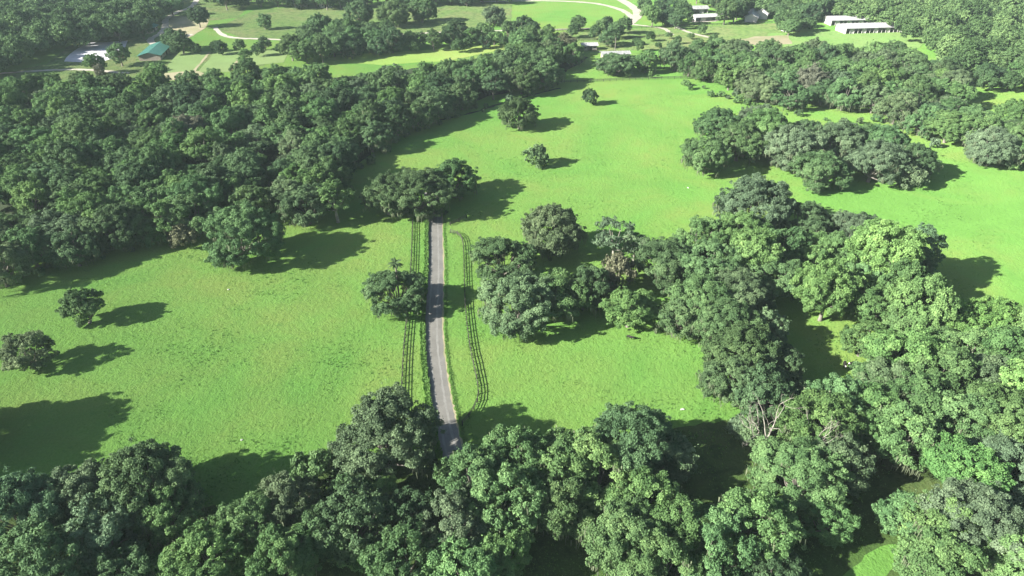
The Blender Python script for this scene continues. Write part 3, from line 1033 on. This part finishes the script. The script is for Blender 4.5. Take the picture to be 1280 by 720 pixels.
def board_fence(pix, label, h=1.22, step=2.4, bw=0.13):
    L = smooth_line([at(*p) for p in pix], 14)
    seg = np.linalg.norm(np.diff(L, axis=0), axis=1)
    s = np.concatenate([[0], np.cumsum(seg)])
    n = max(2, int(s[-1] / step))
    P = np.stack([np.interp(np.linspace(0, s[-1], n + 1), s, L[:, i]) for i in (0, 1)], 1)
    ti = np.linspace(0, s[-1], 900)
    FENCELINES.append(np.stack([np.interp(ti, s, L[:, i]) for i in (0, 1)], 1))
    o = empty('board_fence', (P[0][0], P[0][1], 0))
    tag(o, label, 'fence')
    pm = MB()
    pm.box(-.085, .085, -.085, .085, -0.2, h + 0.05)
    pme = pm.mesh('post', M['fence'])
    Q = P - P[0]
    for i, (x, y) in enumerate(Q[:100]):
        link('post', pme, o, (x, y, 0))
    T = np.gradient(Q, axis=0)
    T /= np.linalg.norm(T, axis=1)[:, None]
    Nn = np.stack([T[:, 1], -T[:, 0]], 1) * 0.025
    off = np.stack([T[:, 1], -T[:, 0]], 1) * 0.10
    for z in (h - 0.07, h - 0.42, h - 0.78):
        b = MB()
        jz = rng.normal(0, 0.012, len(Q))
        A, B = Q + off - Nn, Q + off + Nn
        m = len(Q)
        rows = [np.column_stack([A, z - bw / 2 + jz]), np.column_stack([A, z + bw / 2 + jz]), np.column_stack([B, z + bw / 2 + jz]), np.column_stack([B, z - bw / 2 + jz])]
        V = np.concatenate(rows)
        F = [(a * m + i, a * m + i + 1, ((a + 1) % 4) * m + i + 1, ((a + 1) % 4) * m + i) for a in range(4) for i in range(m - 1)]
        b.quads(V, F)
        link('rail', b.mesh('rail', M['fence']), o)


board_fence([(516, 276), (515.5, 300), (514, 335), (511, 380), (506, 430), (503, 480), (502, 520)], 'dark board fence on the open-meadow side of the lane')
board_fence([(563, 291), (572, 293.5), (577.5, 299.5), (579.5, 310), (580.5, 340), (582, 385), (587, 430), (593, 460), (598, 486), (597, 503), (588, 520), (578, 532)],
            'dark curving board fence between the lane and the middle clump')
board_fence([(583, 272.5), (575, 277), (563, 282)], 'short stub of dark fence by the copse over the lane')
board_fence([(672, 104.5), (740, 102.5), (800, 100), (870, 98), (905, 96)], 'long dark fence closing the far end of the meadow', 1.4, 3.2, 0.16)
board_fence([(690, 52), (760, 50), (830, 46)], 'dark fence behind the two small sheds', 1.4, 3.2, 0.16)
board_fence([(640, 40.5), (720, 38.5), (820, 35), (900, 31.5), (965, 29)], 'long fence in front of the white house and long building', 1.4, 3.2, 0.16)

# ------------------------------------------------------------------ buildings
def long_axis(p0, p1):
    a, b = np.array(at(*p0)), np.array(at(*p1))
    d = b - a
    return (a + b) / 2, np.linalg.norm(d), math.atan2(d[1], d[0])


def gable_building(name, p0, p1, width, wall_h, rise, roofm, wallm, label, cat, bays=5, open_front=False, windows=True):
    c, L, ang = long_axis(p0, p1)
    o = empty(name, (c[0], c[1], 0), ang)
    tag(o, label, cat)
    W = width / 2
    l = L / 2
    w = MB()
    t = 0.2
    if open_front:
        w.box(-l, l, W - t, W, 0, wall_h)
        w.box(-l, -l + t, -W, W - t, 0, wall_h)
        w.box(l - t, l, -W, W - t, 0, wall_h)
        w.box(-l + t, l - t, -0.1, 0.1, 0, wall_h)
    else:
        w.box(-l, l, -W, W, 0, wall_h)
    # gable ends
    for s in (-1, 1):
        x0, x1 = s * l, s * (l - t)
        V = [(x0, -W, wall_h), (x0, W, wall_h), (x0, 0, wall_h + rise), (x0, 0, wall_h + rise), (x1, -W, wall_h), (x1, W, wall_h), (x1, 0, wall_h + rise), (x1, 0, wall_h + rise)]
        w.quads(V, [(0, 1, 2, 3), (4, 5, 6, 7)])
    link('wall', w.mesh('wall', wallm), o)
    e = 0.7
    slope = rise / W
    for s in (-1, 1):
        r = MB()
        y1, z1 = s * (W + e), wall_h - slope * e
        V = []
        for x in (-l - e, l + e):
            V += [(x, 0, wall_h + rise + 0.05), (x, y1, z1 + 0.05), (x, y1, z1 + 0.17), (x, 0, wall_h + rise + 0.17)]
        r.quads(V, [(0, 1, 2, 3), (4, 7, 6, 5), (0, 4, 5, 1), (1, 5, 6, 2), (2, 6, 7, 3), (3, 7, 4, 0)])
        # standing seams
        nx = max(6, int(L / 1.2))
        for k in range(nx + 1):
            x = -l - e + 0.03 + (L + 2 * e - 0.06) * k / nx
            V = []
            for xx in (x - 0.03, x + 0.03):
                V += [(xx, 0, wall_h + rise + 0.172), (xx, y1, z1 + 0.172), (xx, y1, z1 + 0.23), (xx, 0, wall_h + rise + 0.23)]
            r.quads(V, [(0, 1, 2, 3), (4, 7, 6, 5), (0, 4, 5, 1), (1, 5, 6, 2), (2, 6, 7, 3), (3, 7, 4, 0)])
        link('roof', r.mesh('roof', roofm), o)
    if open_front:
        pm = MB()
        pm.box(-.12, .12, -.12, .12, 0, wall_h)
        pme = pm.mesh('post', wallm)
        for k in range(bays + 1):
            link('post', pme, o, (-l + 0.4 + (L - 0.8) * k / bays, -W + 0.15, 0))
        for k in range(bays):
            if k % 3 == 1:
                d = MB()
                x = -l + 0.4 + (L - 0.8) * (k + 0.5) / bays
                d.box(x - L / bays * 0.42, x + L / bays * 0.42, -W + 0.32, -W + 0.4, 0, wall_h * 0.95)
                link('stall_panel', d.mesh('stall_panel', wallm), o)
    elif windows:
        for k in range(bays):
            x = -l + L * (k + 0.5) / bays
            for s in (-1, 1):
                if k == bays // 2 and s < 0:
                    d = MB()
                    d.box(x - 1.3, x + 1.3, -W - 0.05, -W - 0.003, 0.02, min(2.6, wall_h * .9))
                    link('door', d.mesh('door', M['dark']), o)
                    continue
                f = MB()
                y0, y1 = (s * W + s * 0.003, s * W + s * 0.04)
                f.box(x - 0.7, x + 0.7, min(y0, y1), max(y0, y1), wall_h * 0.38, wall_h * 0.78)
                wo = link('window', f.mesh('window', M['dark']), o)
                g_ = MB()
                for (xa, xb, za, zb) in ((-0.8, 0.8, .74, .82), (-0.8, 0.8, .34, .40)):
                    g_.box(x + xa, x + xb, min(y0, s * W + s * .07), max(y0, s * W + s * .07) , wall_h * za, wall_h * zb)
                link('window_trim', g_.mesh('window_trim', M['whiteroof']), wo)
    return o


gable_building('barn', (188, 76), (203, 62), 11, 2.8, 1.5, M['teal'], M['tan_wall'], 'long barn with a teal metal roof beside the paddocks', 'barn', 5)
gable_building('shed', (181, 42), (190, 37), 8, 2.8, 1.6, M['teal'], M['tan_wall'], 'small teal-roofed shed shaded by a dark tree', 'shed', 3)
gable_building('shed', (727, 62), (745, 61.5), 5, 2.8, 0.9, M['whiteroof'], M['tan_wall'], 'small white-roofed shed tucked against the big wood', 'shed', 3)
gable_building('shed', (752, 73), (785, 72), 5.5, 2.8, 0.8, M['greyroof'], M['tan_wall'], 'grey-roofed shed half hidden by the dark oak clump', 'shed', 5, True)
gable_building('outbuilding', (850, 16), (882, 15), 8, 3.0, 1.3, M['greyroof'], M['wall'], 'long low grey-roofed building before the distant trees', 'outbuilding', 6, True)
gable_building('outbuilding', (866, 26), (904, 24), 7, 2.8, 1.2, M['whiteroof'], M['wall'], 'long white-roofed building in front of the grey-roofed one', 'outbuilding', 6, True)
gable_building('house', (938, 28), (941, 19), 8, 3.2, 2.2, M['whiteroof'], M['wall'], 'white house with the lower gable beside the stables', 'house', 3)
gable_building('house', (951, 24), (953.5, 15), 8, 4.0, 2.6, M['whiteroof'], M['wall'], 'white house with the taller gable beside the stables', 'house', 3)
gable_building('stables', (1033, 30), (1088, 29), 11, 3.4, 1.5, M['whiteroof'], M['wall'], 'long white-roofed stables, the row farther from the meadow', 'stables', 11, True)
gable_building('stables', (1050, 40), (1120, 38), 12, 3.4, 1.5, M['whiteroof'], M['wall'], 'longest white-roofed stables, the row nearer the meadow', 'stables', 14, True)
gable_building('shed', (978, 39), (991, 38), 7, 2.8, 1.3, M['whiteroof'], M['wall'], 'little white shed in the field before the stables', 'shed', 2)
gable_building('house', (974, 18), (983, 17), 8, 3.0, 1.6, M['greyroof'], M['wall'], 'small grey-roofed house among trees above the little shed', 'house', 2)
gable_building('house', (368, 8), (384, 7), 9, 3.0, 1.8, M['whiteroof'], M['wall'], 'white-roofed house in the tree line above the far field', 'house', 3)
gable_building('house', (400, 9), (414, 8), 9, 3.0, 1.8, M['greyroof'], M['wall'], 'grey-roofed house in the tree line above the far field', 'house', 3)

# ------------------------------------------------------------------ cattle
def skin_cow(u, v, rz, sc, label, white=True):
    x, y = at(u, v)
    o = empty('cow', (x, y, 0), rz, sc)
    tag(o, label, 'cow')
    J = [((0, 0, 1.05), .34), ((-.55, 0, 1.08), .33), ((-.85, 0, 1.1), .24), ((.5, 0, 1.05), .34), ((.85, 0, 1.15), .25), ((1.1, 0, 1.3), .17), ((1.3, 0, 1.28), .15), ((1.55, 0, 1.12), .09)]
    E_ = [(0, 1), (1, 2), (0, 3), (3, 4), (4, 5), (5, 6), (6, 7)]
    for sx, root, fx in ((-.7, 2, -1), (.62, 3, 1)):
        for sy in (-.2, .2):
            b = len(J)
            if fx < 0:
                J += [((sx, sy, .75), .15), ((sx - .12, sy, .48), .07), ((sx - .04, sy, .2), .05), ((sx, sy, .04), .06)]
            else:
                J += [((sx, sy, .75), .13), ((sx, sy, .42), .07), ((sx - .02, sy, .2), .05), ((sx, sy, .04), .06)]
            E_ += [(root, b), (b, b + 1), (b + 1, b + 2), (b + 2, b + 3)]
    b = len(J)
    J += [((-1.02, 0, 1.05), .05), ((-1.08, 0, .7), .03), ((-1.08, 0, .42), .05)]
    E_ += [(2, b), (b, b + 1), (b + 1, b + 2)]
    b = len(J)
    J += [((1.26, .2, 1.36), .04), ((1.26, -.2, 1.36), .04)]
    E_ += [(6, b), (6, b + 1)]
    me = bpy.data.meshes.new('cow_body')
    me.from_pydata([j[0] for j in J], E_, [])
    bo = link('body', me, o)
    md = bo.modifiers.new('skin', 'SKIN')
    for i, j in enumerate(J):
        me.skin_vertices[0].data[i].radius = (j[1], j[1])
    me.skin_vertices[0].data[0].use_root = True
    sd = bo.modifiers.new('sub', 'SUBSURF')
    sd.levels = sd.render_levels = 1
    dg = bpy.context.evaluated_depsgraph_get()
    fin = bpy.data.meshes.new_from_object(bo.evaluated_get(dg))
    bo.modifiers.clear()
    fin.materials.clear()
    fin.materials.append(M['cow'])
    fin.materials.append(M['cowwhite'])
    for p in fin.polygons:
        p.use_smooth = True
        c = p.center
        if white and (c.x > 1.32 or (c.z < 0.86 and abs(c.y) < 0.3 and -.5 < c.x < .6 and c.z > .6)):
            p.material_index = 1
    bo.data = fin
    return o


cow1 = skin_cow(1055, 459, math.radians(250), 1.0, 'black cow with a white face grazing in the shaded hollow')
cow2 = skin_cow(1066, 458, math.radians(200), 1.0, 'white-faced black cow beside the first, nearer the sunlit bank')
skin_cow(787, 424, math.radians(330), 0.75, 'small black calf grazing below the vivid yellow-green tree', False)


# ------------------------------------------------------------------ pale stones and tall weeds in the meadow
def rock(u, v, r, label):
    x, y = at(u, v)
    g = np.random.default_rng(int(u * 7 + v))
    import bmesh
    bm = bmesh.new()
    bmesh.ops.create_icosphere(bm, subdivisions=3, radius=r)
    for q in bm.verts:
        n = q.co.normalized()
        k = 1 + 0.22 * math.sin(3 * n.x + u) + 0.16 * math.sin(5 * n.y + v) + g.normal(0, 0.03)
        q.co = Vector((n.x * r * k * 1.4, n.y * r * k, n.z * r * k * 0.7))
    me = bpy.data.meshes.new('rock')
    bm.to_mesh(me)
    bm.free()
    me.materials.append(M['stone'])
    o = link('rock', me, loc=(x, y, r * 0.3))
    o.rotation_euler.z = g.uniform(0, 6)
    tag(o, label, 'rock')


rock(860, 235, .22, 'small pale rock in the meadow above the large grove')
rock(853, 512, .25, 'pale rock in the mown corner near the shaded opening')
rock(302, 550, .18, 'tiny pale rock in the meadow above the dark wedge')
rock(286, 362, .2, 'pale rock in the meadow before the lone round oak')

# ------------------------------------------------------------------ grass
def in_meadow(x, y):
    return True


G = np.random.default_rng(77)
n = 120000
# denser close to the viewer
Y = 60 + (330 - 60) * G.random(n) ** 1.7
X = G.uniform(-0.80, 0.80, n) * Y
fx = np.sin(X * 0.11 + 2 * np.sin(Y * 0.05)) * np.sin(Y * 0.13 + 1.7 * np.sin(X * 0.06)) + 0.5 * np.sin(X * 0.43 + Y * 0.31) * np.sin(Y * 0.37 - X * 0.2)
keep = fx + G.normal(0, 1.0, n) > 0.5
X, Y, fx = X[keep], Y[keep], fx[keep]
# not on the lane
LL = lane[::3]
d = np.min((X[:, None] - LL[None, :, 0]) ** 2 + (Y[:, None] - LL[None, :, 1]) ** 2, axis=1)
k = d > 2.75 ** 2
X, Y, fx = X[k], Y[k], fx[k]
# rank weeds left standing under the lane fences
for fl in FENCELINES[:2]:
    k_ = G.integers(0, len(fl), 500)
    fp = fl[k_] + G.normal(0, 0.32, (500, 2))
    X = np.concatenate([X, fp[:, 0]])
    Y = np.concatenate([Y, fp[:, 1]])
    fx = np.concatenate([fx, G.uniform(0.3, 1.0, 500)])
# the ragged tall lip of grass along the lane
TT = unit(np.gradient(lane, axis=0))
NNl = np.stack([TT[:, 1], -TT[:, 0]], 1)
m = len(lane)
idx = G.integers(0, m - 1, 9000)
tt = G.random(9000)[:, None]
base = lane[idx] * (1 - tt) + lane[idx + 1] * tt
side = np.where(G.random(9000) < 0.68, -1, 1)
offs = np.where(side < 0, -2.15 - np.abs(G.normal(0, 0.22, 9000)), 2.75 + np.abs(G.normal(0, 0.3, 9000)))
lp = base + NNl[idx] * offs[:, None]
X = np.concatenate([X, lp[:, 0]])
Y = np.concatenate([Y, lp[:, 1]])
hgt = np.concatenate([G.uniform(0.06, 0.19, len(fx)) * (1 + 0.5 * np.clip(fx, 0, 1)), np.where(side < 0, G.uniform(0.35, 0.65, 9000), G.uniform(0.1, 0.22, 9000))])
nb = 3
P = np.repeat(np.stack([X, Y, np.zeros(len(X))], 1), nb, 0)
hh = np.repeat(hgt, nb)
a = G.uniform(0, 2 * PI, len(P))
P[:, 0] += G.normal(0, .12, len(P))
P[:, 1] += G.normal(0, .12, len(P))
w = (hh * G.uniform(0.35, 0.7, len(P)))[:, None]
ex = np.stack([np.cos(a), np.sin(a), np.zeros(len(P))], 1) * w
lean = np.stack([-np.sin(a), np.cos(a), np.zeros(len(P))], 1) * (hh * G.uniform(0.2, 0.9, len(P)))[:, None]
up = np.array([0, 0, 1.0]) * hh[:, None]
V = np.stack([P - ex * 0.6, P + ex * 0.6, P + ex * 0.35 + lean + up, P - ex * 0.5 + lean * 1.1 + up * 0.85], 1).reshape(-1, 3)
gb = MB()
gb.quads(V, np.arange(len(V)).reshape(-1, 4), G.uniform(0.7, 1.2, len(P)))
tag(link('grass', gb.mesh('grass', M['grassblade'])), 'bright green meadow grass and weeds', 'grass', kind='stuff')


# ------------------------------------------------------------------ haze
hz = MB()
hz.box(-GX - 50, GX + 50, GY0 - 50, GY1 + 50, -1.0, CAM_H + 4)
hm = bpy.data.materials.new('haze')
hm.use_nodes = True
ht = hm.node_tree
ht.nodes.remove(ht.nodes['Principled BSDF'])
pv = N(ht, 'ShaderNodeVolumePrincipled')
pv.inputs['Color'].default_value = (0.80, 1.0, 1.0, 1)
pv.inputs['Density'].default_value = 0.000105
pv.inputs['Anisotropy'].default_value = 0.0
ht.links.new(pv.outputs[0], ht.nodes['Material Output'].inputs['Volume'])
tag(link('haze', hz.mesh('haze', hm)), kind='stuff')
print('objects', len(bpy.data.objects), 'trees', len(planted))
